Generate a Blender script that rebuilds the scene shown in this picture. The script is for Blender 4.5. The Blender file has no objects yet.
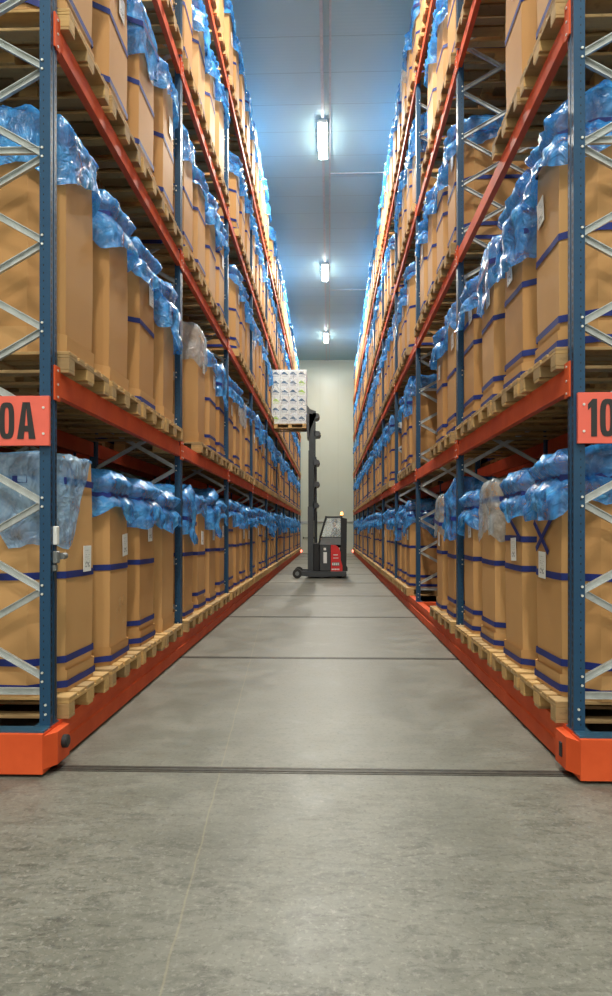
import bpy, bmesh, math, random
from mathutils import Vector, Matrix, noise
random.seed(7)
PI = math.pi
SC = bpy.context.scene
COL = SC.collection

# ------------------------------------------------------------------ helpers
def nv(seed, x, y, z):
    return noise.noise(Vector((x + seed * 7.31, y - seed * 3.17, z + seed * 1.93)))

class MB:
    """collects faces of one mesh object"""
    def __init__(s):
        s.v = []; s.f = []; s.m = []; s.sm = []
    def add(s, vs, fs, mi=0, smooth=False):
        o = len(s.v); s.v += [tuple(p) for p in vs]
        for f in fs:
            s.f.append(tuple(i + o for i in f)); s.m.append(mi); s.sm.append(smooth)
        return s
    def box(s, x0, x1, y0, y1, z0, z1, mi=0):
        vs = [(x0,y0,z0),(x1,y0,z0),(x1,y1,z0),(x0,y1,z0),(x0,y0,z1),(x1,y0,z1),(x1,y1,z1),(x0,y1,z1)]
        return s.add(vs, [(0,3,2,1),(4,5,6,7),(0,1,5,4),(1,2,6,5),(2,3,7,6),(3,0,4,7)], mi)
    def bbox(s, x0, x1, y0, y1, z0, z1, b=.004, mi=0):
        """box with chamfered edges"""
        bm = bmesh.new(); r = bmesh.ops.create_cube(bm, size=1)
        for v in bm.verts:
            v.co = Vector(((x0+x1)/2 + v.co.x*(x1-x0), (y0+y1)/2 + v.co.y*(y1-y0), (z0+z1)/2 + v.co.z*(z1-z0)))
        bmesh.ops.bevel(bm, geom=list(bm.edges), offset=b, segments=1, affect='EDGES')
        s.frombm(bm, mi); bm.free(); return s
    def frombm(s, bm, mi=0, smooth=False, M=None):
        bm.verts.index_update()
        vs = [(M @ v.co if M else v.co)[:] for v in bm.verts]
        return s.add(vs, [tuple(v.index for v in f.verts) for f in bm.faces], mi, smooth)
    def prism(s, pts, axis, a, b, mi=0, cap=True):
        """closed 2D outline extruded along axis ('x','y','z') from a to b"""
        n = len(pts)
        def P(p, t):
            if axis == 'y': return (p[0], t, p[1])
            if axis == 'z': return (p[0], p[1], t)
            return (t, p[0], p[1])
        vs = [P(p, a) for p in pts] + [P(p, b) for p in pts]
        fs = [(i, (i+1) % n, (i+1) % n + n, i + n) for i in range(n)]
        if cap: fs += [tuple(range(n-1, -1, -1)), tuple(range(n, 2*n))]
        return s.add(vs, fs, mi)
    def beam(s, p, q, w, h, up=(0,0,1), mi=0):
        """rectangular bar from p to q, w across, h along 'up'"""
        p = Vector(p); q = Vector(q); d = (q-p).normalized(); u = Vector(up)
        r = d.cross(u).normalized(); u = r.cross(d).normalized()
        vs = []
        for c in (p, q):
            for a, b in ((-1,-1),(1,-1),(1,1),(-1,1)):
                vs.append(c + r*(a*w/2) + u*(b*h/2))
        return s.add(vs, [(0,3,2,1),(4,5,6,7),(0,1,5,4),(1,2,6,5),(2,3,7,6),(3,0,4,7)], mi)
    def cyl(s, p, q, r, n=16, mi=0, r2=None, smooth=True):
        p = Vector(p); q = Vector(q); d = (q-p).normalized(); r2 = r if r2 is None else r2
        a = d.orthogonal().normalized(); b = d.cross(a)
        vs = []
        for c, rr in ((p, r), (q, r2)):
            for i in range(n):
                t = 2*PI*i/n; vs.append(c + a*(rr*math.cos(t)) + b*(rr*math.sin(t)))
        s.add(vs, [(i, (i+1) % n, (i+1) % n + n, i+n) for i in range(n)], mi, smooth)
        s.add(vs, [tuple(range(n-1, -1, -1)), tuple(range(n, 2*n))], mi)
        return s
    def mesh(s, name, mats):
        me = bpy.data.meshes.new(name)
        me.from_pydata(s.v, [], s.f); me.update()
        for m in (mats if isinstance(mats, (list, tuple)) else [mats]): me.materials.append(m)
        me.polygons.foreach_set('material_index', s.m)
        me.polygons.foreach_set('use_smooth', s.sm)
        bm = bmesh.new(); bm.from_mesh(me); bmesh.ops.recalc_face_normals(bm, faces=bm.faces); bm.to_mesh(me); bm.free()
        return me
    def obj(s, name, mats, parent=None, loc=None):
        return ob(name, s.mesh(name, mats), parent, loc)

def ob(name, me, parent=None, loc=None):
    o = bpy.data.objects.new(name, me); COL.objects.link(o)
    if parent: o.parent = parent
    if loc: o.location = loc
    return o

def thing(o, label, cat, group=None, kind=None):
    o['label'] = label; o['category'] = cat
    if group: o['group'] = group
    if kind: o['kind'] = kind
    return o

def empty(name, loc=(0,0,0), rz=0):
    o = bpy.data.objects.new(name, None); COL.objects.link(o); o.location = loc; o.rotation_euler = (0,0,rz)
    o.empty_display_size = .1
    return o

def structure(o, label=None):
    o['kind'] = 'structure'
    if label: o['label'] = label
    return o

def copy_tree(o, parent=None):
    c = o.copy(); COL.objects.link(c)
    if parent: c.parent = parent
    for ch in list(o.children): copy_tree(ch, c)
    return c

# ------------------------------------------------------------------ materials
class NT:
    def __init__(s, name):
        s.m = bpy.data.materials.new(name); s.m.use_nodes = True
        s.t = s.m.node_tree; s.b = s.t.nodes['Principled BSDF']
    def n(s, typ, **kw):
        nd = s.t.nodes.new(typ)
        for k, v in kw.items():
            if k in nd.inputs.keys(): nd.inputs[k].default_value = v
            else: setattr(nd, k, v)
        return nd
    def l(s, a, b): s.t.links.new(a, b)
    def noise(s, scale, detail=3, rough=.5, vec=None, dist=0):
        nd = s.n('ShaderNodeTexNoise'); nd.inputs['Scale'].default_value = scale
        nd.inputs['Detail'].default_value = detail; nd.inputs['Roughness'].default_value = rough
        nd.inputs['Distortion'].default_value = dist
        if vec: s.l(vec, nd.inputs['Vector'])
        return nd.outputs['Fac']
    def coord(s, kind='Object', scale=None, loc=None):
        tc = s.n('ShaderNodeTexCoord'); o = tc.outputs[kind]
        if scale or loc:
            mp = s.n('ShaderNodeMapping'); s.l(o, mp.inputs['Vector'])
            if scale: mp.inputs['Scale'].default_value = scale
            if loc: mp.inputs['Location'].default_value = loc
            o = mp.outputs['Vector']
        return o
    def ramp(s, fac, stops):
        r = s.n('ShaderNodeValToRGB'); s.l(fac, r.inputs['Fac'])
        el = r.color_ramp.elements
        while len(el) < len(stops): el.new(.5)
        for e, (p, c) in zip(el, stops):
            e.position = p; e.color = (c, c, c, 1) if isinstance(c, (int, float)) else (*c, 1)
        return r.outputs['Color']
    def mix(s, fac, a, b, mode='MIX'):
        m = s.n('ShaderNodeMix'); m.data_type = 'RGBA'; m.blend_type = mode
        for i, v in ((0, fac), (6, a), (7, b)):
            if isinstance(v, (int, float)): m.inputs[i].default_value = v
            elif isinstance(v, tuple): m.inputs[i].default_value = (*v, 1)
            else: s.l(v, m.inputs[i])
        return m.outputs[2]
    def math(s, op, a, b=0, c=None):
        m = s.n('ShaderNodeMath', operation=op)
        for i, v in ((0, a), (1, b), (2, c)):
            if v is None: continue
            if isinstance(v, (int, float)): m.inputs[i].default_value = v
            else: s.l(v, m.inputs[i])
        return m.outputs[0]
    def bump(s, h, strength=.3, dist=.01):
        b = s.n('ShaderNodeBump'); b.inputs['Strength'].default_value = strength; b.inputs['Distance'].default_value = dist
        s.l(h, b.inputs['Height']); s.l(b.outputs['Normal'], s.b.inputs['Normal'])
    def set(s, **kw):
        for k, v in kw.items():
            k = k.replace('_', ' ')
            if isinstance(v, (int, float)): s.b.inputs[k].default_value = v
            elif isinstance(v, tuple): s.b.inputs[k].default_value = (*v, 1)
            else: s.l(v, s.b.inputs[k])
        return s
    def rnd(s): return s.n('ShaderNodeObjectInfo').outputs['Random']

def plain(name, col, rough=.5, metal=0, var=.12, scale=8):
    t = NT(name)
    nz = t.noise(scale, 3, .6, t.coord('Object'))
    c = t.mix(t.ramp(nz, [(.3, 0.), (.7, 1.)]), tuple(x*(1-var) for x in col), tuple(min(1, x*(1+var)) for x in col))
    t.set(Base_Color=c, Roughness=rough, Metallic=metal)
    return t.m

def mk_floor():
    t = NT('polished_concrete'); co = t.coord('Object')
    big = t.noise(.35, 4, .6, co); mid = t.noise(2.2, 6, .7, co, .4); fine = t.noise(26, 4, .7, co)
    st = t.noise(5.5, 8, .75, t.coord('Object', (1, 2.4, 1)), .8)
    c = t.mix(t.ramp(big, [(.3, 0.), (.7, 1.)]), (.124, .122, .098), (.176, .172, .143))
    c = t.mix(t.math('MULTIPLY', t.ramp(mid, [(.45, 0.), (.60, 1.)]), .4), c, (.235, .225, .19))
    # dark wear marks, most of them on the cross aisle in front of the racks
    sep = t.n('ShaderNodeSeparateXYZ'); t.l(co, sep.inputs[0])
    near = t.ramp(t.math('MULTIPLY_ADD', sep.outputs['Y'], .1, .3), [(.45, 1.), (.85, .12)])
    near = t.math('MULTIPLY', near, t.ramp(t.noise(.9, 4, .6, co), [(.38, .45), (.58, 1.)]))
    dk = t.math('MULTIPLY', t.ramp(st, [(.47, 0.), (.60, 1.)]), near)
    c = t.mix(t.math('MULTIPLY', t.math('MULTIPLY', dk, t.ramp(t.noise(24, 5, .75, co), [(.34, .25), (.58, 1.)])), .9), c, (.022, .020, .016))
    sp = t.ramp(t.noise(34, 5, .8, co), [(.54, 0.), (.64, 1.)])
    c = t.mix(t.math('MULTIPLY', sp, .5), c, (.05, .046, .036))
    wt = t.math('MULTIPLY', t.ramp(t.noise(38, 3, .7, t.coord('Object', loc=(4, 2, 0))), [(.54, 0.), (.66, 1.)]), near)
    c = t.mix(t.math('MULTIPLY', wt, .5), c, (.36, .345, .30))
    # long saw cut wandering slightly away from the aisle direction
    xj = t.math('MULTIPLY_ADD', sep.outputs['Y'], -.066, -.415)
    wob = t.math('MULTIPLY_ADD', t.noise(3, 3, .6, co), .03, -.015)
    d = t.math('ABSOLUTE', t.math('SUBTRACT', t.math('SUBTRACT', sep.outputs['X'], xj), wob))
    ln = t.ramp(t.math('MULTIPLY', d, 40), [(.10, 1.), (.24, 0.)])
    c = t.mix(t.math('MULTIPLY', ln, .35), c, (.30, .26, .16))
    t.set(Base_Color=c, Roughness=t.math('MULTIPLY_ADD', t.ramp(mid, [(.3, 0.), (.7, 1.)]), .16, .36), Specular_IOR_Level=.42)
    t.bump(t.math('ADD', t.math('MULTIPLY', fine, .5), t.math('MULTIPLY', dk, -.6)), .12, .004)
    return t.m

def mk_ceiling():
    t = NT('ribbed_panel_ceiling'); co = t.coord('Object')
    sep = t.n('ShaderNodeSeparateXYZ'); t.l(co, sep.inputs[0])
    fr = t.math('FRACT', t.math('MULTIPLY', sep.outputs['Y'], 1/1.15))
    seam = t.ramp(t.math('ABSOLUTE', t.math('SUBTRACT', fr, .5)), [(.006, 1.), (.014, 0.)])
    rib = t.math('SINE', t.math('MULTIPLY', sep.outputs['Y'], 2*PI/.1))
    nz = t.noise(.5, 3, .5, co)
    c = t.mix(nz, (.33, .54, .60), (.38, .60, .66))
    c = t.mix(t.math('MULTIPLY', seam, .4), c, (.12, .17, .19))
    t.set(Base_Color=c, Roughness=.42, Metallic=.0)
    t.bump(t.math('ADD', t.math('MULTIPLY', rib, .25), t.math('MULTIPLY', seam, -1)), .35, .006)
    return t.m

def mk_wall():
    t = NT('insulated_wall_panel'); co = t.coord('Object')
    sep = t.n('ShaderNodeSeparateXYZ'); t.l(co, sep.inputs[0])
    fr = t.math('FRACT', t.math('MULTIPLY_ADD', t.math('ADD', sep.outputs['X'], sep.outputs['Y']), 1/1.15, .52))
    seam = t.ramp(t.math('ABSOLUTE', t.math('SUBTRACT', fr, .5)), [(.006, 1.), (.016, 0.)])
    c = t.mix(t.noise(.6, 3, .5, co), (.40, .43, .355), (.46, .49, .41))
    c = t.mix(t.math('MULTIPLY', seam, .35), c, (.30, .32, .27))
    t.set(Base_Color=c, Roughness=.38)
    t.bump(t.noise(1.6, 2, .5, t.coord('Object', (1, 1, .25))), .25, .05)
    return t.m

def mk_orange(name, a, b):
    t = NT(name); co = t.coord('Object')
    c = t.mix(t.ramp(t.noise(3, 4, .6, co), [(.35, 0.), (.7, 1.)]), a, b)
    sc = t.ramp(t.noise(14, 5, .7, t.coord('Object', (1, .25, 1)), .3), [(.66, 0.), (.74, 1.)])
    c = t.mix(t.math('MULTIPLY', sc, .35), c, (.30, .10, .06))
    t.set(Base_Color=c, Roughness=.6, Specular_IOR_Level=.2)
    return t.m

def mk_blue():
    # perforated rack post: rows of dark keyhole slots on the aisle face and round holes on the end face
    t = NT('blue_perforated_post'); co = t.coord('Object')
    sep = t.n('ShaderNodeSeparateXYZ'); t.l(co, sep.inputs[0])
    geo = t.n('ShaderNodeNewGeometry'); ns = t.n('ShaderNodeSeparateXYZ'); t.l(geo.outputs['Normal'], ns.inputs[0])
    fx = t.math('GREATER_THAN', t.math('ABSOLUTE', ns.outputs['X']), .7)
    fy = t.math('GREATER_THAN', t.math('ABSOLUTE', ns.outputs['Y']), .7)
    fz = t.math('ABSOLUTE', t.math('SUBTRACT', t.math('FRACT', t.math('MULTIPLY', sep.outputs['Z'], 20)), .5))
    ay = t.math('ABSOLUTE', t.math('SUBTRACT', sep.outputs['Y'], .05))
    sl = t.math('MULTIPLY', t.math('LESS_THAN', fz, .33), t.math('LESS_THAN', t.math('ABSOLUTE', t.math('SUBTRACT', ay,   .0335)), .0085))
    hx = t.math('ABSOLUTE', t.math('SUBTRACT', t.math('ABSOLUTE', sep.outputs['X']), .044))
    hl = t.math('MULTIPLY', t.math('LESS_THAN', fz, .12), t.math('LESS_THAN', hx, .0035))
    hole = t.math('ADD', t.math('MULTIPLY', fx, sl), t.math('MULTIPLY', fy, hl))
    c = t.mix(t.noise(5, 4, .6, co), (.008, .045, .105), (.018, .07, .14))
    c = t.mix(hole, c, (.004, .006, .01))
    t.set(Base_Color=c, Roughness=.42, Specular_IOR_Level=.35)
    return t.m

def mk_wood():
    t = NT('pallet_wood'); co = t.coord('Object')
    r = t.rnd()
    nz = t.noise(3, 5, .65, t.coord('Object', (1.5, 9, 9)), .6)
    c = t.mix(nz, (.38, .21, .07), (.68, .44, .17))
    c = t.mix(t.math('MULTIPLY', t.ramp(r, [(.35, 0.), (.85, 1.)]), .55), c, (.20, .145, .085))
    k = t.ramp(t.noise(11, 3, .6, co), [(.62, 0.), (.74, 1.)])
    c = t.mix(t.math('MULTIPLY', k, .5), c, (.14, .085, .04))
    t.set(Base_Color=c, Roughness=.75)
    t.bump(nz, .2, .006)
    return t.m

def mk_card():
    t = NT('brown_cardboard'); co = t.coord('Object')
    r = t.rnd()
    c = t.mix(r, (.50, .262, .095), (.61, .352, .145))
    v = t.noise(1.6, 4, .6, t.coord('Object', (1, 1, .5)))
    c = t.mix(t.math('MULTIPLY', t.ramp(v, [(.35, 0.), (.7, 1.)]), .3), c, (.43, .215, .075))
    sc = t.ramp(t.noise(7, 6, .75, co, .6), [(.66, 0.), (.73, 1.)])
    c = t.mix(t.math('MULTIPLY', sc, .18), c, (.62, .41, .23))
    t.set(Base_Color=c, Roughness=.62, Specular_IOR_Level=.25)
    t.bump(t.noise(22, 3, .6, t.coord('Object', (1, 1, .12))), .08, .006)
    return t.m

def mk_film(name, ca, cb, alpha_lo, alpha_hi):
    t = NT(name); co = t.coord('Object')
    n1 = t.noise(5, 4, .6, co, .8); n2 = t.noise(15, 5, .7, t.coord('Object', (1, 1, .5)), 1.2)
    c = t.mix(t.ramp(n1, [(.3, 0.), (.7, 1.)]), ca, cb)
    hi = t.ramp(n2, [(.54, 0.), (.62, 1.)])
    c = t.mix(t.math('MULTIPLY', hi, .22), c, (.55, .80, .98))
    a = t.math('MULTIPLY_ADD', t.ramp(n1, [(.35, 0.), (.6, 1.)]), alpha_hi-alpha_lo, alpha_lo)
    t.set(Base_Color=c, Roughness=.16, Alpha=a, Specular_IOR_Level=1.0)
    t.b.inputs['Subsurface Weight'].default_value = 0
    rd = t.math('ABSOLUTE', t.math('SUBTRACT', t.noise(8, 3, .5, t.coord('Object', (1, 1, .8)), 1.0), .5))
    t.bump(t.math('MULTIPLY', rd, -4), .75, .02)
    # let light through the thin sheet
    tr = t.n('ShaderNodeBsdfTranslucent'); t.l(c, tr.inputs['Color'])
    ms = t.n('ShaderNodeMixShader'); ms.inputs[0].default_value = .2
    out = t.t.nodes['Material Output']
    t.l(t.b.outputs[0], ms.inputs[1]); t.l(tr.outputs[0], ms.inputs[2]); t.l(ms.outputs[0], out.inputs['Surface'])
    return t.m

def mk_label():
    t = NT('printed_label'); co = t.coord('Object')
    br = t.n('ShaderNodeTexBrick'); t.l(t.coord('Object', (1, 1, 1)), br.inputs['Vector'])
    sep = t.n('ShaderNodeSeparateXYZ'); t.l(co, sep.inputs[0])
    row = t.math('GREATER_THAN', t.math('FRACT', t.math('MULTIPLY', sep.outputs['Z'], 62)), .5)
    ng = t.math('GREATER_THAN', t.noise(95, 1, .5, t.coord('Object', (1, 1, .6))), .5)
    mid = t.math('LESS_THAN', t.math('ABSOLUTE', sep.outputs['Z']), .065)
    low = t.math('LESS_THAN', t.math('ABSOLUTE', t.math('ADD', sep.outputs['Z'], .045)), .018)
    iny = t.math('LESS_THAN', t.math('ABSOLUTE', sep.outputs['Y']), .045)
    txt = t.math('MULTIPLY', t.math('MULTIPLY', row, ng), t.math('MULTIPLY', mid, .35))
    txt = t.math('MULTIPLY', t.math('MAXIMUM', txt, t.math('MULTIPLY', low, t.math('MULTIPLY', ng, .85))), iny)
    c = t.mix(txt, (.84, .84, .80), (.12, .12, .13))
    t.set(Base_Color=c, Roughness=.45)
    t.t.nodes.remove(br)
    return t.m

def emis(name, col, s):
    t = NT(name); t.set(Base_Color=(.9, .9, .9), Roughness=.4, Emission_Color=col, Emission_Strength=float(s)); return t.m

def glass(name):
    t = NT(name); t.set(Base_Color=(.8, .88, .86), Roughness=.05, Alpha=.22, Specular_IOR_Level=.8); return t.m

M = dict(
    floor=mk_floor(), ceil=mk_ceiling(), wall=mk_wall(),
    orange=mk_orange('orange_rack_paint', (.62, .080, .02), (.74, .11, .03)),
    beam=mk_orange('red_orange_beam_paint', (.62, .085, .03), (.76, .12, .04)),
    blue=mk_blue(), bluep=plain('blue_steel', (.03, .09, .15), .35),
    zinc=plain('galvanised_steel', (.55, .57, .56), .42, .55, .15, 12),
    bolt=plain('bolt_steel', (.75, .74, .68), .35, .4),
    wood=mk_wood(), card=mk_card(),
    film=mk_film('blue_polythene', (.012, .20, .74), (.09, .46, .95), .40, .92), film2=mk_film('pale_blue_polythene', (.04, .36, .90), (.50, .72, .92), .30, .78),
    clear=mk_film('clear_polythene', (.42, .56, .70), (.60, .70, .78), .18, .50),
    tape=plain('dark_blue_tape', (.004, .018, .17), .6, 0, .2, 6),
    label=mk_label(), black=plain('black_rubber', (.015, .015, .016), .6),
    dgrey=plain('charcoal_paint', (.045, .05, .055), .4), mgrey=plain('mid_grey_plastic', (.16, .17, .17), .45),
    mast=plain('dark_mast_steel', (.035, .04, .042), .38, .3), red=plain('truck_red_paint', (.62, .02, .02), .3, 0, .05),
    white=plain('white_paint', (.75, .75, .72), .4, 0, .04), rail=plain('dark_floor_rail', (.07, .065, .055), .5, .6, .3, 20),
    skin=plain('skin', (.55, .32, .22), .5, 0, .05), cloth=plain('dark_work_clothes', (.05, .055, .075), .8), hair=plain('dark_hair', (.03, .02, .015), .6),
    signr=plain('coral_red_sign', (.80, .13, .085), .45, 0, .05), signk=plain('black_lettering', (.02, .018, .018), .5),
    lamp=emis('lamp_diffuser', (1, .97, .9), 30), beacon=emis('amber_beacon', (1, .36, .03), 5), redl=emis('red_marker_lamp', (1, .12, .05), 3),
    glass=glass('cab_glass'), print=plain('navy_print', (.04, .10, .19), .5), green=plain('green_print', (.32, .52, .05), .5),
    wcart=plain('white_carton', (.74, .75, .74), .5, 0, .05), foil=mk_film('stretch_film', (.7, .74, .76), (.8, .82, .84), .03, .14),
    concrete=plain('tray_galvanised', (.45, .5, .53), .4, .3),
)

# ------------------------------------------------------------------ dimensions
P = 3.7; Y0 = 4.165; NB = 10
AL, AR = 1.775, 1.52
BASE = .28
LEV = [BASE, 2.58, 4.86, 7.16, 9.46]
WY = 41.95; CZ = 12.25

# ------------------------------------------------------------------ camera
cam = bpy.data.cameras.new('camera'); co = bpy.data.objects.new('camera', cam); COL.objects.link(co)
co.location = (0, 0, 1.54); co.rotation_euler = (PI/2, 0, .0313)
cam.sensor_fit = 'AUTO'; cam.sensor_width = 36; cam.lens = 662/996*36
cam.shift_x = -(308.3-306)/996; cam.shift_y = (529.3-498)/996
cam.clip_start = .05; cam.clip_end = 200
SC.camera = co

# ------------------------------------------------------------------ hall
XL, XR, YN = -7.4, 7.2, -9.0
structure(MB().box(XL, XR, YN, WY, -.2, 0).obj('floor', M['floor']))
structure(MB().box(XL, XR, YN, WY, CZ, CZ+.2).obj('ceiling', M['ceil']))
structure(MB().box(XL-.2, XR+.2, WY, WY+.2, -.2, CZ+.2).obj('wall_back', M['wall']))
structure(MB().box(XL-.2, XL, YN, WY, -.2, CZ+.2).obj('wall_left', M['wall']))
structure(MB().box(XR, XR+.2, YN, WY, -.2, CZ+.2).obj('wall_right', M['wall']))
# steel rails sunk into the floor, one under every frame
for i in range(NB+1):
    y = Y0 + .05 + P*i
    b = MB().box(XL+.3, XR-.3, y-.018, y+.018, -.03, .004)
    b.box(XL+.3, XR-.3, y-.05, y-.028, -.03, .003).box(XL+.3, XR-.3, y+.028, y+.05, -.03, .003)
    structure(b.obj('trim_%d' % (i+1), M['rail']), 'dark steel floor rail crossing the aisle')
# cable tray along the ceiling
b = MB().box(-.20, -.13, -4, WY, CZ-.06, CZ)
structure(b.obj('trim_12', M['concrete']), 'cable tray under the ceiling')
structure(MB().box(.0, .05, -4, WY, CZ-.05, CZ).obj('trim_13', M['concrete']), 'conduit under the ceiling')
structure(MB().box(.0, 3.6, 19.9, 19.93, CZ-.03, CZ).box(.0, 3.6, 29.6, 29.63, CZ-.03, CZ).obj('trim_14', M['concrete']), 'thin cross conduits under the ceiling')
structure(MB().box(XL, XR, WY-.05, WY, CZ-.10, CZ).obj('trim_15', M['wall']), 'corner strip between wall and ceiling')
# door in the end wall
d = empty('door_1', (-1.28, WY-.06, 0)); structure(d, 'pale metal fire door with push bar in the end wall')
MB().bbox(-.45, .45, 0, .05, .01, 1.90, .006).obj('door_leaf', M['wall'], d)
MB().box(-.53, -.46, -.03, .06, 0, 1.98).box(.46, .53, -.03, .06, 0, 1.98).box(-.53, .53, -.03, .06, 1.91, 1.98).obj('door_frame', M['zinc'], d)
b = MB().cyl((-.36, -.05, 1.0), (.36, -.05, 1.0), .018, 10)
for x in (-.34, .34): b.box(x-.03, x+.03, -.06, 0, .95, 1.06)
b.obj('push_bar', M['black'], d)
structure(MB().box(-1.9, 2.2, WY-.09, WY-.03, 2.03, 2.08).obj('trim_16', M['zinc']), 'guard rail fixed along the end wall')

# ------------------------------------------------------------------ lamps
def ceiling_lamp(x, y, label, group, power, aisle=True):
    t = empty('ceiling_light', (x, y, CZ)); thing(t, label, 'ceiling light', group)
    MB().bbox(-.13, .13, -.82, .82, -.16, -.06, .02).obj('housing', M['white'], t)
    b = MB(); b.prism([(-.125, -.161), (.125, -.161), (.10, -.21), (-.10, -.21)], 'y', -.80, .80)
    b.obj('diffuser', M['lamp'], t)
    MB().box(-.02, .02, -.5, -.47, -.06, 0).box(-.02, .02, .47, .5, -.06, 0).obj('bracket', M['zinc'], t)
    if aisle:
        ld = bpy.data.lights.new('lamp', 'AREA'); ld.shape = 'RECTANGLE'; ld.size = .24; ld.size_y = 1.5
        z = -.215
    else:
        ld = bpy.data.lights.new('lamp', 'POINT'); ld.shadow_soft_size = .12; z = -.36
    ld.energy = power; ld.color = (1, .955, .84) if aisle else (.84, .97, 1)
    lo = bpy.data.objects.new('lamp', ld); COL.objects.link(lo); lo.parent = t; lo.location = (0, 0, z)
ws = ['behind the viewer over the cross aisle', 'above the cross aisle', 'above the first bays', 'nearest in view above the aisle', 'second in view above the aisle', 'third in view, farthest down the aisle']
for i in range(6):
    ceiling_lamp(-.17, -9.75 + 9.25*(i) + (1.5 if i == 0 else 0), 'bright tubular ceiling lamp, ' + ws[i], 'aisle ceiling lamps', 580)
for sx, nm in ((-3.9, 'left'), (3.7, 'right')):
    for i in range(1, 6):
        ceiling_lamp(sx, -9.75 + 9.25*i, 'ceiling lamp hidden above the %s rack, number %s from the front' % (nm, ['one','two','three','four','five'][i-1]), 'lamps above the racks', 165, False)

# ------------------------------------------------------------------ bulk cartons
HX, HY, CX, CY = .57, .385, .20, .145
def octo(s=0.0):
    x, y, cx, cy = HX+s, HY+s, CX+s*.4, CY+s*.4
    return [(-x, -y+cy), (-x+cx, -y), (x-cx, -y), (x, -y+cy), (x, y-cy), (x-cx, y), (-x+cx, y), (-x, y-cy)]
def octo_r(t):
    """distance to the octagon outline in direction t"""
    c, s = math.cos(t), math.sin(t); pts = octo(); best = 9
    for i in range(8):
        (x1, y1), (x2, y2) = pts[i], pts[(i+1) % 8]
        ex, ey = x2-x1, y2-y1; den = c*ey - s*ex
        if abs(den) < 1e-9: continue
        r = (x1*ey - y1*ex)/den; u = (x1*s - y1*c)/den
        if r > 0 and -1e-6 <= u <= 1+1e-6: best = min(best, r)
    return best
BH = [1.56, 1.62, 1.50]
def m_body(h, mb=None):
    b = mb or MB(); pts = octo(); n = 8
    rows = [0, .14, .5, .9, h*.8, h]
    k = len(rows); vs = []
    for j, z in enumerate(rows):
        sw = .012*math.sin(PI*z/h)        # the filled carton bulges a little
        for (x, y) in pts: vs.append((x + math.copysign(sw, x), y + math.copysign(sw*.6, y), z))
    fs = [(j*n+i, j*n+(i+1) % n, (j+1)*n+(i+1) % n, (j+1)*n+i) for j in range(k-1) for i in range(n)]
    fs += [tuple(range((k-1)*n, k*n)), tuple(range(n-1, -1, -1))]
    return b.add(vs, fs, 0)
def m_tray(mb=None):
    b = mb or MB()
    o0, o1 = octo(.012), octo(.022)
    vs = [(x, y, 0.0) for x, y in o0] + [(x, y, .155 + (.014 if i in (1, 2, 5, 6) else -.006)) for i, (x, y) in enumerate(o1)]
    vs += [(x, y, .15 + (.014 if i in (1, 2, 5, 6) else -.006)) for i, (x, y) in enumerate(octo(.014))]
    fs = [(i, (i+1) % 8, (i+1) % 8+8, i+8) for i in range(8)] + [(i+8, (i+1) % 8+8, (i+1) % 8+16, i+16) for i in range(8)] + [tuple(range(7, -1, -1))]
    b.add(vs, fs, 0)
    # folded corner triangles
    for i in (0, 2, 4, 6):
        p, q = octo(.026)[i], octo(.026)[(i+1) % 8]
        p2, q2 = octo(.014)[i], octo(.014)[(i+1) % 8]
        b.add([(p2[0], p2[1], .003), (q2[0], q2[1], .003), ((p[0]+q[0])/2, (p[1]+q[1])/2, .125)], [(0, 1, 2)], 0)
    return b
def m_strap(z, h, w=.048, tilt=0.0, off=.0, ph=0, mb=None, mi=0, n=3):
    """a band of tape round the carton"""
    b = mb or MB(); pts = octo(.016 + off); ring = []
    for i in range(8):
        (x1, y1), (x2, y2) = pts[i], pts[(i+1) % 8]
        for k in range(n): ring.append((x1+(x2-x1)*k/n, y1+(y2-y1)*k/n))
    N = len(ring); vs = []
    for s in (-.5, .5):
        for x, y in ring:
            zz = z + s*w + tilt*(y*math.cos(ph) + x*math.sin(ph)) + .006*nv(3, x*3, y*3, z*5)
            vs.append((x, y, zz))
    return b.add(vs, [(i, (i+1) % N, (i+1) % N+N, i+N) for i in range(N)], mi)
def ridge(seed, x, y, z):
    return 1 - 2.6*abs(nv(seed, x, y, z))
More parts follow.
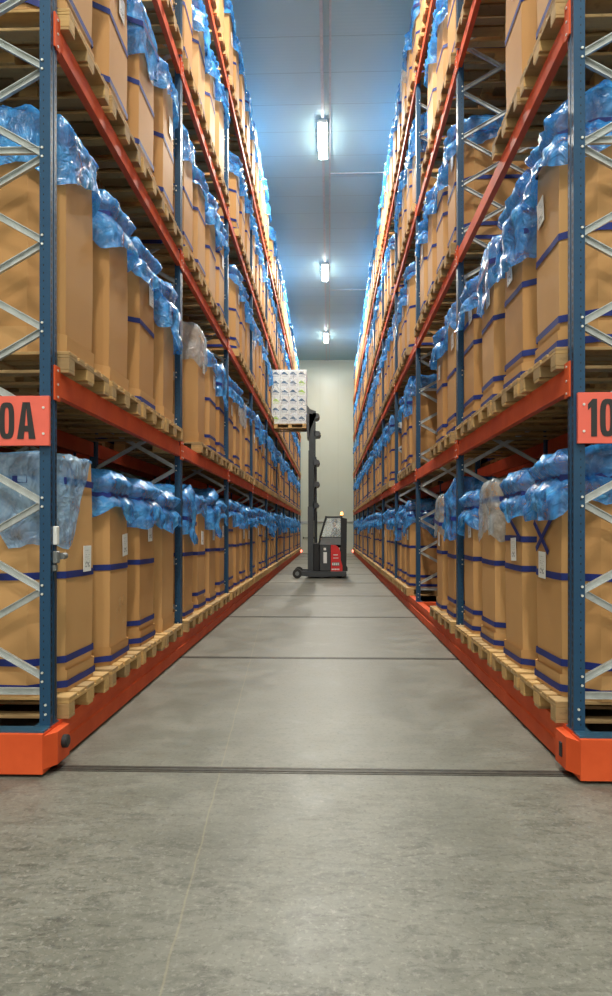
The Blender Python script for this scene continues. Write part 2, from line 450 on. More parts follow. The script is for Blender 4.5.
def m_bag(seed, drop=.34, puff=.10, loose=.03, NA=100, NR=9, NS=16, mb=None, mi=0, h=0, dropf=None, peak=0.0, crisp=1.0, cinch=0):
    """plastic liner pulled over the top edge: crumpled dome, folded and ruffled skirt (z = 0 is the carton rim)"""
    b = mb or MB(); vs = []
    rad = [octo_r(2*PI*i/NA) for i in range(NA)]
    vs.append((0, 0, h + puff))
    pa = seed*1.7
    for j in range(1, NR+1):
        u = j/NR
        for i in range(NA):
            t = 2*PI*i/NA; x = rad[i]*u*math.cos(t); y = rad[i]*u*math.sin(t)
            z = puff*(1-u**3)*(.75 + .9*nv(seed+2, x*2.6, y*2.6, 0))
            z += peak*max(0, math.cos(t-pa))**6 * u*u
            z += crisp*(.030*ridge(seed, x*5, y*5, 0) + .014*ridge(seed+1, x*12, y*12, 3))
            vs.append((x, y, h + max(z, 0) + .010))
    for j in range(1, NS+1):
        u = j/NS
        for i in range(NA):
            t = 2*PI*i/NA; cx, cy = math.cos(t), math.sin(t); r = rad[i]
            dm = dropf(cx*r, cy*r) if dropf else 1
            dr = drop*dm*(1 + .55*nv(seed+5, cx*1.3, cy*1.3, 1) + .22*nv(seed+6, cx*3.2, cy*3.2, 2) + .05*nv(seed+6, cx*12, cy*12, 2))
            pk = peak*max(0, math.cos(t-pa))**6
            f1 = ridge(seed+3, cx*3.0, cy*3.0, u*1.6 + cx)
            f2 = ridge(seed+4, cx*6 + u*1.5, cy*6, u*3.2)
            f3 = ridge(seed+8, cx*11, cy*11, u*6)
            puffo = loose*(.55 + .55*u + .55*max(0, f1)) + loose*.45*f2*crisp + .008*f3*crisp
            if cinch: puffo = .008 + (puffo*1.15 + .012)*min(1, (abs(dr*u-cinch)/.085))**.7
            o = max(puffo*min(1, u*5 + .25), .012)*min(1, .35+dm)
            z = h + .010 - dr*u + pk*(1-u)**2 + .014*f2*crisp*(1 if 1 < j < NS else 0)
            x, y = cx*(r+o), cy*(r+o)
            if y > HY+.052: y = HY+.052 - .004*f2
            if y < -HY-.052: y = -HY-.052 + .004*f2
            if r + o < r + .013: x, y = cx*(r+.013), cy*(r+.013)
            vs.append((x, y, z))
    fs = [(0, 1+i, 1+(i+1) % NA) for i in range(NA)]
    for j in range(NR+NS-1):
        for i in range(NA):
            a = 1+j*NA+i; c = 1+j*NA+(i+1) % NA
            fs.append((a, a+NA, c+NA, c))
    return b.add(vs, fs, mi, True)
def m_label(mb=None, mi=0, w=.14, h=.19):
    b = mb or MB()
    return b.add([(0, -w/2, -h/2), (0, w/2, -h/2), (.002, w/2, h/2), (.002, -w/2, h/2), (-.004, -w/2, -h/2), (-.004, w/2, -h/2), (-.003, w/2, h/2), (-.003, -w/2, h/2)],
                 [(0, 1, 2, 3), (4, 7, 6, 5), (0, 4, 5, 1), (1, 5, 6, 2), (2, 6, 7, 3), (3, 7, 4, 0)], mi)

STRAPS = [[.055, .225, .80], [.055, .80], [.055, .225, .82, 1.10], [], [.06, .235, .95], [.055, .225, .78]]
BAGP = [dict(seed=1, drop=.32, puff=.06, loose=.030, peak=.07), dict(seed=2, drop=.42, puff=.10, loose=.045, peak=.10), dict(seed=3, drop=.38, puff=.05, loose=.040, peak=.0),
        dict(seed=4, drop=.52, puff=.12, loose=.050, peak=.12), dict(seed=5, drop=.28, puff=.08, loose=.035, peak=.05), dict(seed=6, drop=.42, puff=.07, loose=.050, peak=.10),
        dict(seed=7, drop=.58, puff=.06, loose=.035, peak=.03), dict(seed=8, drop=.36, puff=.18, loose=.045, peak=.08)]
body_me = [m_body(h).mesh('carton_body', M['card']) for h in BH]
tray_me = m_tray().mesh('base_tray', M['card'])
bag_me = [m_bag(**bp).mesh('liner_bag', M['film']) for bp in BAGP]
bagc_me = [m_bag(cinch=.17, **bp).mesh('liner_bag', M['film']) for bp in BAGP]
clear_me = m_bag(seed=11, drop=.5, puff=.05, loose=.03).mesh('liner_bag', M['clear'])
strap_me = {}
def strap_mesh(z, off=0.0, tilt=0.0, ph=0.0):
    k = (round(z, 3), off, tilt, ph)
    if k not in strap_me: strap_me[k] = m_strap(z, 0, off=off, tilt=tilt, ph=ph).mesh('tape_strap', M['tape'])
    return strap_me[k]
label_me = m_label().mesh('paper_label', M['label'])

def bin_params(rng):
    return dict(h=rng.choice([0, 0, 1, 1, 2]), bag=rng.randrange(8), clear=rng.random() < .07, straps=rng.choice([0, 0, 1, 1, 2, 3, 4, 5, 5]),
                top=rng.random() < .55, lab=rng.random() < .6, tz=rng.uniform(-.12, .12))
def build_bin(root, p):
    ob('carton_body', body_me[p['h']], root); ob('base_tray', tray_me, root)
    h = BH[p['h']]
    ob('liner_bag', clear_me if p['clear'] else (bagc_me if p['top'] else bag_me)[p['bag']], root, (0, 0, h))
    for z in STRAPS[p['straps']]: ob('tape_strap', strap_mesh(z, .010 if z < .1 else .0), root)
    if p['top']:
        ob('tape_strap', strap_mesh(round(h-.16, 3), .006), root)
    if p['bag'] in (3, 6) and p['straps'] != 3: ob('tape_strap', strap_mesh(round(h-.30, 3), .045, (.10, -.14)[p['bag'] == 3], .5), root)
    if p['lab']:
        l = ob('paper_label', label_me, root); s = p.get('labside', 0)
        if s == 0: l.location = (HX+.024, p.get('ly', .06 + p['tz']*.6), p.get('lz', 1.06 + p['tz'])); l.rotation_euler = (p['tz'], 0, 0)
        else:
            # on the slanted corner facing the open end of the aisle
            sg = s; l.location = (HX - CX/2 + .022, sg*(HY - CY/2 + .022), 1.04 + p['tz']); l.rotation_euler = (p['tz']*.5, 0, sg*math.atan2(CX, CY))
far_me = {}
FM = [M['card'], M['film'], M['tape'], M['label']]
def far_bin_mb(p, lod=0):
    b = MB(); h = BH[p['h']]; m_body(h, b); m_tray(b)
    for z in STRAPS[p['straps']]: m_strap(z, 0, mb=b, mi=2, off=.01 if z < .1 else 0, n=1)
    if p['top']: m_strap(h-.16, 0, off=.012, mb=b, mi=2, n=1)
    bp = BAGP[p['bag']]
    if lod == 0: m_bag(h=h, mb=b, mi=1, NA=48, NR=5, NS=7, crisp=1.3, cinch=.17 if p['top'] else 0, **bp)
    else: m_bag(h=h, mb=b, mi=1, NA=22, NR=3, NS=4, crisp=1.6, **bp)
    if p['lab']:
        b2 = m_label(); b.add([(x+HX+.02, y+.05, z+1.08) for x, y, z in b2.v], b2.f, 3)
    return b

# ------------------------------------------------------------------ pallets (euro pattern)
PBOX = []
for y in (-.35, 0, .35): PBOX.append(('bottom_board', (-.6, .6, y-.05, y+.05, 0, .022)))
for y in (-.35, 0, .35):
    w = .0725 if y == 0 else .05
    for x in (-.5275, 0, .5275): PBOX.append(('block', (x-.0725, x+.0725, y-w, y+w, .022, .10)))
for x in (-.5275, 0, .5275): PBOX.append(('stringer_board', (x-.0725, x+.0725, -.4, .4, .10, .122)))
for y, w in ((-.3275, .0725), (-.165, .05), (0, .0725), (.165, .05), (.3275, .0725)): PBOX.append(('deck_board', (-.6, .6, y-w, y+w, .122, .144)))
pm_cache = {}
def pal_part(i):
    if i not in pm_cache:
        n, bx = PBOX[i]; pm_cache[i] = MB().bbox(*bx, b=.003).mesh(n, M['wood'])
    return pm_cache[i]
b = MB()
for n, bx in PBOX: b.box(*bx)
pallet_me = b.mesh('wooden_pallet', M['wood']); PALV, PALF = b.v, b.f
def build_pallet(root):
    for i, (n, bx) in enumerate(PBOX): ob(n, pal_part(i), root)

# ------------------------------------------------------------------ fill the racks
EMPTY = {('R',0,1,2),('R',0,1,3),('R',1,1,2),('R',1,1,3),('R',2,0,2),('R',2,0,3),('R',0,2,0),('R',1,2,3),('R',1,3,0),('R',2,2,0),('R',3,3,0),('R',3,1,3),
         ('L',1,1,0),('L',2,2,0),('L',2,4,2),('L',3,2,0),('L',4,4,1)}
slots = []
for side in 'LR':
    for t in range(5):
        for bay in range(NB):
            for k in range(4):
                if (side, t, bay, k) in EMPTY: continue
                y = Y0 + bay*P + .1 + .08 + .4 + .88*k
                if LEV[t] > 2 and 529.3 - (LEV[t]+.05-1.54)*662/(y+.45) < -10: continue      # out of the picture above
                slots.append((y + LEV[t]*.05, side, t, bay, k, y))
slots.sort()
TW = ['bottom level', 'first shelf', 'second shelf', 'third shelf', 'top shelf']
BW = ['first', 'second', 'third', 'fourth', 'fifth', 'sixth', 'seventh', 'eighth', 'ninth', 'tenth']
KW = ['nearest in', 'second in', 'third in', 'farthest in']
SW = {'L': 'left', 'R': 'right'}
OVR = {  # what the photo shows of the closest cartons
 ('L',0,0,0): dict(h=1, bag=6, clear=False, straps=0, top=True, lab=True, labside=0, bagobj='sheet'),
 ('L',0,0,1): dict(h=0, bag=0, clear=False, straps=1, top=True, lab=True, ly=.14, lz=.98, tz=.08),
 ('L',0,0,2): dict(h=0, bag=5, clear=False, straps=0, top=True, lab=True, tz=.03),
 ('L',0,0,3): dict(h=2, bag=1, clear=False, straps=3, top=True, lab=False),
 ('L',1,0,0): dict(h=1, bag=2, clear=False, straps=3, top=False, lab=False),
 ('L',1,0,1): dict(h=0, bag=2, clear=False, straps=3, top=True, lab=False),
 ('L',1,0,2): dict(h=0, bag=1, clear=False, straps=1, top=True, lab=True, tz=.1),
 ('L',1,0,3): dict(h=2, bag=3, clear=False, straps=3, top=True, lab=False),
 ('L',1,1,1): dict(h=1, bag=0, clear=True, straps=3, top=False, lab=True),
 ('R',0,0,0): dict(h=1, bag=5, clear=False, straps=0, top=True, lab=True, ly=-.10, lz=.86, tz=-.03),
 ('R',0,0,1): dict(h=0, bag=0, clear=False, straps=1, top=True, lab=True, ly=.04, lz=.95, tz=.04),
 ('R',0,0,2): dict(h=0, bag=0, clear=True, straps=0, top=True, lab=True, tz=.1),
 ('R',0,0,3): dict(h=2, bag=2, clear=False, straps=0, top=True, lab=True, tz=.06),
 ('R',1,0,0): dict(h=1, bag=7, clear=False, straps=5, top=True, lab=True, ly=-.12, lz=1.12, tz=.12),
 ('R',1,0,1): dict(h=0, bag=3, clear=False, straps=5, top=True, lab=True, ly=-.08, lz=1.0, tz=.08),
 ('R',1,0,2): dict(h=0, bag=6, clear=False, straps=0, top=False, lab=True, tz=.0),
 ('R',1,0,3): dict(h=2, bag=1, clear=False, straps=2, top=True, lab=True, tz=.1),
}
rest = []; palrest = []
PALS = {}
for idx, (_, side, t, bay, k, y) in enumerate(slots):
    rng = random.Random(hash((ord(side), t, bay, k)) & 0xffffff)
    p = bin_params(rng); p.update(OVR.get((side, t, bay, k), {}))
    sx = -1 if side == 'L' else 1
    a = AL if side == 'L' else AR
    px = sx*(a - .05 + .6); bx = sx*(a + .04 + HX); jy = rng.uniform(-.012, .012); rz = (0 if side == 'L' else PI)
    wob = rng.uniform(-.02, .02)
    if idx >= 300:
        rest.append((bx, y+jy, LEV[t]+.144, rz, p)); palrest.append((px, y, LEV[t], rz)); continue
    where = '%s rack, %s, %s the %s bay' % (SW[side], TW[t], KW[k], BW[bay])
    # pallet
    if bay < 2:
        if 'proto' not in PALS:
            r = empty('wooden_pallet'); build_pallet(r); PALS['proto'] = r
        else: r = copy_tree(PALS['proto'])
    else:
        r = ob('wooden_pallet', pallet_me)
    r.location = (px, y, LEV[t]); r.rotation_euler = (0, 0, rz)
    thing(r, 'wooden pallet, ' + where, 'pallet', 'wooden pallets on the %s of the %s rack' % (TW[t], SW[side]))
    # carton
    if bay < 4:
        r = empty('octagonal_carton', (bx, y+jy, LEV[t]+.144), rz + wob)
        if p.get('labside'): p['labside'] = -p['labside'] if side == 'R' else p['labside']
        if p.get('bagobj') == 'sheet':
            ob('carton_body', body_me[1], r); ob('base_tray', tray_me, r)
            for z in (.055, .225, .80): ob('tape_strap', strap_mesh(z, .010 if z < .1 else 0), r)
            ob('tape_strap', strap_mesh(1.45, 0), r)
            # liner covers the half away from the aisle corner only
            away = lambda x, y: max(.03, min(1, .55 - y*2.6 - max(0, x-.3)*.2))
            m = m_bag(seed=6, drop=.60, puff=.0, loose=.022, dropf=away, crisp=.5)
            ob('liner_bag', m.mesh('liner_bag', M['film2']), r, (0, 0, BH[1]))
            l = ob('paper_label', label_me, r, (HX+.024, .11, .90))
        else: build_bin(r, p)
        for (ya, za, yb, zb) in {('R',0,0,0): [(.235, 1.27, -.235, .97), (-.235, 1.17, .02, .95)], ('R',0,0,1): [(-.09, 1.24, .22, 1.04)]}.get((side, t, bay, k), []):
            b = MB(); b.beam((HX+.036, ya, za), (HX+.020, yb, zb), .003, .04, up=(0, -(zb-za), yb-ya)); b.obj('crossed_tape', M['tape'], r)
        if (side, t, bay, k) == ('R',0,0,1): ob('tape_strap', strap_mesh(1.04, 0), r)
        if (side, t, bay, k) == ('L',0,0,1):
            b = MB(); X = HX+.014
            for ln in ([(-.08,.36),(-.05,.44),(-.07,.40)], [(-.02,.50),(.05,.53),(0,.46),(.05,.44),(.02,.39),(-.02,.41)], [(.08,.49),(.12,.55),(.13,.50),(.09,.46),(.14,.45)], [(.10,.30),(.15,.34)]):
                for q in range(len(ln)-1): b.beam((X, ln[q][0], ln[q][1]), (X, ln[q+1][0], ln[q+1][1]), .0045, .002, (1, 0, 0))
            b.obj('chalk_mark', M['wood'], r)
    else:
        key = (p['h'], p['bag'], p['straps'], p['top'], p['lab'])
        if key not in far_me:
            far_me[key] = far_bin_mb(p).mesh('octagonal_carton', FM)
        r = ob('octagonal_carton', far_me[key], None, (bx, y+jy, LEV[t]+.144)); r.rotation_euler = (0, 0, rz + wob)
    look = ('clear-bagged' if p['clear'] else 'blue-bagged') + (' untaped' if p['straps'] == 3 and not p['top'] else '')
    thing(r, '%s octagonal carton, %s' % (look, where), 'carton', 'octagonal cartons on the %s of the %s rack' % (TW[t], SW[side]))
# rear rows (behind the front ones, seen only through gaps)
for side in 'LR':
    sx = -1 if side == 'L' else 1; a = AL if side == 'L' else AR
    for t in range(5):
        for bay in range(NB):
            for k in range(4):
                y = Y0 + bay*P + .58 + .88*k
                rng = random.Random(hash((ord(side), t, bay, k, 5)) & 0xffffff); p = bin_params(rng)
                rest.append((sx*(a+1.30+.6), y, LEV[t]+.144, 0 if side == 'R' else PI, p))
                palrest.append((sx*(a+1.25+.6), y, LEV[t], 0))
big = MB(); lods = {}
for (x, y, z, rz, p) in rest:
    key = (p['h'], p['bag'], p['straps'], p['top'], False)
    if key not in lods: lods[key] = far_bin_mb(dict(p, lab=False), 1)
    s = lods[key]; c, sn = math.cos(rz), math.sin(rz); o = len(big.v)
    big.v += [(x+vx*c-vy*sn, y+vx*sn+vy*c, z+vz) for vx, vy, vz in s.v]
    big.f += [tuple(i+o for i in f) for f in s.f]; big.m += s.m; big.sm += s.sm
thing(big.obj('octagonal_carton', FM), 'remaining blue-bagged octagonal cartons at the far end and in the rear rows', 'carton', None, 'stuff')
big = MB()
for (x, y, z, rz) in palrest:
    o = len(big.v); big.v += [(x+vx, y+vy, z+vz) for vx, vy, vz in PALV]
    big.f += [tuple(i+o for i in f) for f in PALF]; big.m += [0]*len(PALF); big.sm += [False]*len(PALF)
thing(big.obj('wooden_pallet', M['wood']), 'remaining wooden pallets at the far end and in the rear rows', 'pallet', None, 'stuff')

# ------------------------------------------------------------------ racks
NODES = [.597 + .558*i for i in range(16)]
ZT = 9.72
D = 1.1
def post_mesh(bolts):
    # local: x 0 = aisle face, going to +x outward (mirrored by the caller), y 0..0.1
    def outline():
        return [(0, 0), (0, .04), (.012, .043), (.012, .057), (0, .06), (0, .1), (.07, .1), (.07, 0)]
    b = MB(); b.prism(outline(), 'z', BASE+.008, ZT, 0)
    if bolts:
        for z in NODES:
            for dz in (-.028, .028): b.cyl((.052, -.007, z+dz), (.052, 0, z+dz), .008, 8, 1)
        for z in (.36, .42): b.cyl((.03, -.008, z), (.03, 0, z), .008, 8, 1)
    return b.mesh('upright', [M['blue'], M['bolt']])
post_a, post_b = post_mesh(True), post_mesh(False)
def channel(b, p, q, w=.043, t=.022):
    """galvanised channel lying in an x-z plane"""
    p = Vector(p); q = Vector(q); d = (q-p).normalized(); n = Vector((-d.z, 0, d.x))
    b.beam(p, q, .004, w, up=n[:])
    for s in (-1, 1):
        o = n*(s*(w/2-.002)) + Vector((0, -t/2, 0))
        b.beam(p+o, q+o, t, .004, up=n[:])
def beam_mesh(full=True):
    b = MB()
    # local: x 0 = aisle face outward, y 0..3.6, z 0 = top
    b.prism([(-.004, -.045), (-.004, -.168), (.05, -.168), (.05, 0), (.014, 0), (.014, -.038)], 'y', 0, 3.6, 0)
    return b
def conn(b, y0, y1):
    b.bbox(-.012, .0, y0, y1, -.205, .02, .002); 
    for z in (-.18, -.10, -.01): b.cyl((-.017, (y0+y1)/2, z), (-.012, (y0+y1)/2, z), .008, 8, 1)
    return b
beam_me = beam_mesh().mesh('shelf_beam', M['beam'])
connA = conn(MB(), -.055, .03).mesh('beam_connector', [M['orange'], M['bolt']])
connB = conn(MB(), 3.57, 3.655).mesh('beam_connector', [M['orange'], M['bolt']])
b = beam_mesh(); conn(b, -.05, .03); conn(b, 3.57, 3.65)
beam_far_me = b.mesh('shelf_beam', [M['beam'], M['bolt']])

def rack(side):
    sx = -1 if side == 'L' else 1; a = AL if side == 'L' else AR
    root = empty('mobile_pallet_rack', (sx*a, Y0, 0))
    if sx < 0: root.scale = (-1, 1, 1)
    thing(root, 'tall blue and orange mobile pallet rack on the %s of the aisle' % SW[side], 'pallet rack')
    W = D + .2 + D; L = NB*P + .1
    # mobile chassis
    prof = [(0, .02), (0, .13), (.012, .14), (.012, .185), (0, .195), (0, BASE), (.10, BASE), (.10, .02)]
    MB().prism(prof, 'y', .02, L-.02).obj('base_beam', M['orange'], root)
    MB().prism([(W-x, z) for x, z in prof], 'y', .02, L-.02).obj('base_beam', M['orange'], root)
    MB().box(D-.1, D, .05, L-.05, .04, BASE).obj('base_beam', M['orange'], root)
    MB().box(D+.2, D+.3, .05, L-.05, .04, BASE).obj('base_beam', M['orange'], root)
    MB().bbox(-.002, W+.002, -.12, .02, .018, BASE-.008, .004).obj('end_plate', M['orange'], root)
    b = MB().box(.0, W, L-.02, L+.1, .02, BASE); b.obj('end_plate', M['orange'], root)
    # safety-sensor box on the aisle side of the near end
    pts = [(0, -.115), (-.055, -.02), (-.055, .17), (0, .20)]
    b = MB(); b.prism(pts, 'z', .05, BASE-.025); b.obj('sensor_box', M['orange'], root)
    lens = MB()
    if side == 'L': lens.cyl((-.057, .07, .17), (-.085, .07, .17), .042, 20).cyl((-.085, .07, .17), (-.09, .07, .17), .032, 20)
    else: lens.bbox(-.066, -.055, .04, .075, .11, .20, .002)
    lens.obj('sensor_lens', M['black'], root)
    MB().bbox(-.09, .05, L-.02, L+.06, .12, .26, .01).obj('marker_lamp', M['redl'], root)
    # blue strip and base plates
    MB().box(.0, W, -.10, .0, BASE-.008, BASE+.004).obj('base_plate', M['bluep'], root)
    for i in range(NB+1):
        y = i*P
        if i and i < NB:
            MB().box(.101, D-.101, y, y+.1, .05, BASE-.01).obj('cross_member', M['orange'], root)
        for j, x in enumerate((0, D-.07, D+.2, W-.07)):
            me = post_a if (i < 3 and j == 0) else post_b
            u = ob('upright', me, root)
            if j % 2: u.location = (x+.07, y, 0); u.scale = (-1, 1, 1)
            else: u.location = (x, y, 0)
            pl = MB().box(x-.0 if x else 0, x+.10 if j % 2 == 0 else x+.07, y-.02, y+.13, BASE, BASE+.008)
            if i < 4: pl.obj('base_plate', M['bluep'], root)
            w = MB().cyl((x+.02, y+.05, .052), (x+.06, y+.05, .052), .048, 16)
            if i < 4: w.obj('wheel', M['black'], root)
        # bracing
        for row, x0 in ((0, 0), (1, D+.2)):
            if i < 3 and row == 0:
                for q in range(len(NODES)-1):
                    for up in (0, 1):
                        b = MB(); yy = y + (.030 if up else .062)
                        z0, z1 = (NODES[q], NODES[q+1]) if up else (NODES[q+1], NODES[q])
                        channel(b, (.055, yy, z0), (D-.055, yy, z1)); b.obj('diagonal_brace', M['zinc'], root)
                for z in (.50, NODES[6]+.03):
                    b = MB(); channel(b, (.055, y+.045, z), (D-.055, y+.045, z)); b.obj('horizontal_brace', M['zinc'], root)
            else:
                b = MB()
                for q in range(len(NODES)-1):
                    for up in (0, 1):
                        z0, z1 = (NODES[q], NODES[q+1]) if up else (NODES[q+1], NODES[q])
                        b.beam((x0+.05, y+.05, z0), (x0+D-.05, y+.05, z1), .02, .045)
                for z in (.50, NODES[6]): b.beam((x0+.05, y+.05, z), (x0+D-.05, y+.05, z), .02, .045)
                b.obj('frame_bracing', M['zinc'], root)
    rear = MB()
    for t in range(1, 5):
        for i in range(NB):
            y = i*P + .1
            for f in (0, 1):
                near = i < 3 and f == 0
                o = ob('shelf_beam', beam_me if near else beam_far_me, root)
                if f == 0: o.location = (0, y, LEV[t])
                else: o.location = (D, y, LEV[t]); o.scale = (-1, 1, 1)
                if near:
                    ob('beam_connector', connA, o); ob('beam_connector', connB, o)
            for xx in (D+.2, W-.05): rear.box(xx, xx+.05, y, y+3.6, LEV[t]-.165, LEV[t])
    o = rear.obj('shelf_beam', M['beam'], root); o['kind'] = 'stuff'
    return root
rl = rack('L'); rr = rack('R')
# limit switch on the front left post
b = MB(); b.bbox(-.028, .0, .035, .075, 1.44, 1.56, .004); sb = b.obj('switch_tag', M['white'], rl); sb['label'] = 'small white tag'
b = MB(); b.bbox(-.03, .0, .03, .085, 1.32, 1.40, .006); b.cyl((-.03, .1, 1.365), (-.03, .16, 1.365), .022, 12); b.bbox(-.02, 0, .03, .07, 1.27, 1.31, .003)
sb = b.obj('limit_switch', M['mgrey'], rl)
b = MB().cyl((-.012, .05, 1.26), (-.012, .05, .34), .006, 8); b.obj('switch_cable', M['black'], rl)

# ------------------------------------------------------------------ aisle signs
def glyph(b, ch, x, z, w, h, y):
    d = .003; t = .034
    def poly(pts, mi=0): b.prism([(x+px*w, z+pz*h) for px, pz in pts], 'y', y-d, y, mi)
    if ch == '1': poly([(.35, 0), (1, 0), (1, 1), (.5, 1), (0, .86), (0, .70), (.35, .79)])
    if ch == '0':
        n = 28; ti, to = [], []
        for i in range(n):
            a = 2*PI*i/n; c, s = math.cos(a), math.sin(a); e = .62
            cx = math.copysign(abs(c)**e, c); sz = math.copysign(abs(s)**e, s)
            to.append((x+w/2+cx*w/2, z+h/2+sz*h/2)); ti.append((x+w/2+cx*(w/2-t), z+h/2+sz*(h/2-t*.95)))
        vs = [(p[0], y-d, p[1]) for p in to] + [(p[0], y-d, p[1]) for p in ti] + [(p[0], y, p[1]) for p in to]
        fs = [(i, (i+1) % n, (i+1) % n+n, i+n) for i in range(n)] + [(i, (i+1) % n, (i+1) % n+2*n, i+2*n) for i in range(n)]
        b.add(vs, fs, 0)
    if ch == 'A':
        s = .36
        poly([(0, 0), (s, 0), (.5+.02, 1), (.5-.20, 1)]); poly([(1-s, 0), (1, 0), (.5+.20, 1), (.5-.02, 1)])
        b.box(x+.26*w, x+.74*w, y-d+.0005, y, z+.2*h, z+.36*h)
def sign(text, x0, x1, gx, label):
    z0, z1 = 2.07, 2.385; y = Y0 - .02
    r = empty('aisle_sign', (x0, y, z0)); thing(r, label, 'sign')
    w = x1-x0; h = z1-z0
    MB().bbox(0, w, -.012, .012, 0, h, .002).obj('sign_panel', M['signr'], r)
    b = MB(); 
    for ch, gw in text:
        glyph(b, ch, gx, .042, gw, .232, -.0125); gx += gw + .018
    b.obj('lettering', M['signk'], r)
    b = MB()
    for x in (.035, w-.035):
        for z in (.075, h-.075): b.cyl((x, -.018, z), (x, -.012, z), .008, 10)
    b.obj('screw', M['bolt'], r)
sign([('1', .055), ('0', .095), ('A', .118)], -2.215, -1.770, .055, 'red aisle sign reading 10A screwed to the front left post')
sign([('1', .055), ('0', .095)], 1.535, 1.98, .06, 'red aisle sign reading 10 screwed to the front right post')

# ------------------------------------------------------------------ reach truck
TY = Y0 + 4*P + .58 + .88*2          # lined up with the free slot
T = empty('reach_truck', (0, TY, 0)); thing(T, 'dark grey and red reach truck with raised mast across the aisle', 'reach truck')
def part(b, n, m, par=None): return b.obj(n, m, par or T)
for s in (-1, 1):
    y0, y1 = (-.63, -.50) if s < 0 else (.50, .63)
    b = MB(); b.prism([(-1.0, .10), (-.55, .06), (.1, .06), (.1, .24), (-1.0, .24), (-1.10, .20)], 'y', y0, y1); leg = part(b, 'support_leg', M['dgrey'])
    w = MB().cyl((-1.05, y0-.01, .16), (-1.05, y1+.01, .16), .158, 28); o = w.obj('load_wheel', M['black'], leg)
    w = MB().cyl((-1.05, y0-.02, .16), (-1.05, y1+.02, .16), .07, 16); w.obj('wheel_hub', M['mgrey'], o)
b = MB().bbox(-.65, .66, -.622, .622, .07, .24, .015); part(b, 'chassis', M['dgrey'])
for s in (-1, 1): part(MB().cyl((.42, s*.3-.05, .13), (.42, s*.3+.05, .13), .13, 20), 'drive_wheel', M['black'])
# battery and body
b = MB().bbox(-.27, .12, -.60, .60, .24, 1.10, .02); part(b, 'battery_box', M['dgrey'])
o = part(MB().bbox(-.14, -.02, -.606, -.598, .50, .86, .002), 'data_plate', M['white'])
part(MB().bbox(-.13, -.05, -.606, -.598, .92, 1.0, .002), 'warning_plate', M['white'])
b = MB(); b.prism([(.12, .24), (.52, .24), (.52, .42), (.46, .60), (.46, .85), (.40, 1.0), (.30, 1.08), (.12, 1.10)], 'y', -.62, .62); o = part(b, 'body_cover', M['red'])
MB().bbox(.16, .42, -.626, -.618, .42, .53, .002).obj('name_plate', M['mgrey'], o)
# pale marks on the red cover
b = MB()
for i in range(4): b.box(.165+.062*i, .205+.062*i, -.630, -.626, .44, .51)
for i in range(5): b.box(.15+.055*i, .19+.055*i, -.624, -.620, .28, .325)
b.box(.2, .36, -.624, -.620, .76, .785).box(.2, .38, -.624, -.620, .66, .68); b.obj('lettering', M['white'], o)
b = MB(); b.prism([(-.27, 1.10), (.46, 1.10), (.46, 1.33), (-.2, 1.33)], 'y', -.60, -.56); part(b, 'side_panel', M['mgrey'])
b = MB(); b.prism([(-.27, 1.10), (.46, 1.10), (.46, 1.33), (-.2, 1.33)], 'y', .56, .60); part(b, 'side_panel', M['mgrey'])
# cab
b = MB(); b.prism([(.46, .24), (.70, .24), (.70, .35), (.66, .42), (.68, 1.95), (.46, 2.0)], 'y', -.58, .58); part(b, 'rear_column', M['black'])
for s in (-1, 1):
    y = s*.56
    part(MB().beam((-.30, y, 1.10), (-.24, y, 1.42), .05, .06, (1, 0, 0)).beam((-.24, y, 1.40), (-.05, y, 2.0), .05, .06, (1, 0, 0)), 'cab_pillar', M['black'])
    g = MB(); g.prism([(-.20, 1.34), (.46, 1.34), (.46, 1.97), (-.04, 1.97)], 'y', y-.006, y+.006); part(g, 'side_window', M['glass'])
    part(MB().beam((-.25, y, 1.335), (.48, y, 1.335), .05, .04), 'window_sill', M['black'])
b = MB()
for i in range(6): b.box(-.06, .50, -.56+i*.2135, -.515+i*.2135, 1.98, 2.03)
b.box(-.08, -.03, -.58, .58, 1.97, 2.04).box(.46, .52, -.58, .58, 1.97, 2.04); part(b, 'overhead_guard', M['dgrey'])
o = part(MB().cyl((.50, -.45, 2.04), (.50, -.45, 2.07), .06, 16), 'beacon_base', M['black'])
MB().cyl((.50, -.45, 2.07), (.50, -.45, 2.17), .05, 16, r2=.035).obj('beacon', M['beacon'], o)
b = MB().bbox(.30, .46, -.3, .3, 1.0, 1.62, .03).bbox(.0, .34, -.28, .28, 1.02, 1.14, .03); part(b, 'driver_seat', M['black'])
# mast: three nested stages of paired rails
def rails(x0, x1, w, z0, z1, name, mat=M['mast']):
    for s in (-1, 1):
        b = MB(); b.prism([(x0, s*w), (x1, s*w), (x1, s*(w-.045)), (x1-.03, s*(w-.045)), (x1-.03, s*(w-.015)), (x0+.03, s*(w-.015)), (x0+.03, s*(w-.045)), (x0, s*(w-.045))], 'z', z0, z1)
        part(b, name, mat)
rails(-.69, -.50, .44, .10, 2.35, 'outer_mast_rail', M['dgrey'])
rails(-.67, -.47, .385, 1.9, 4.2, 'middle_mast_rail')
rails(-.65, -.43, .33, 3.7, 5.42, 'inner_mast_rail')
for z, x in ((2.4, -.47), (3.1, -.45), (3.82, -.45), (4.77, -.42), (5.36, -.46)):
    wd = .44 if z < 2.4 else (.385 if z < 4.2 else .33)
    b = MB(); b.prism([(x-.04, z-.10), (x+.14, z-.08), (x+.18, z), (x+.14, z+.07), (x-.04, z+.09)], 'y', -wd, wd); part(b, 'mast_crosshead', M['dgrey'])
for s in (-1, 1):
    part(MB().cyl((-.42, s*.26, .25), (-.42, s*.26, 2.2), .05, 14).cyl((-.42, s*.26, 2.2), (-.42, s*.26, 4.0), .035, 12), 'lift_cylinder', M['mast'])
part(MB().bbox(-.50, -.27, -.34, .34, .24, 1.15, .02), 'mast_carriage', M['black'])
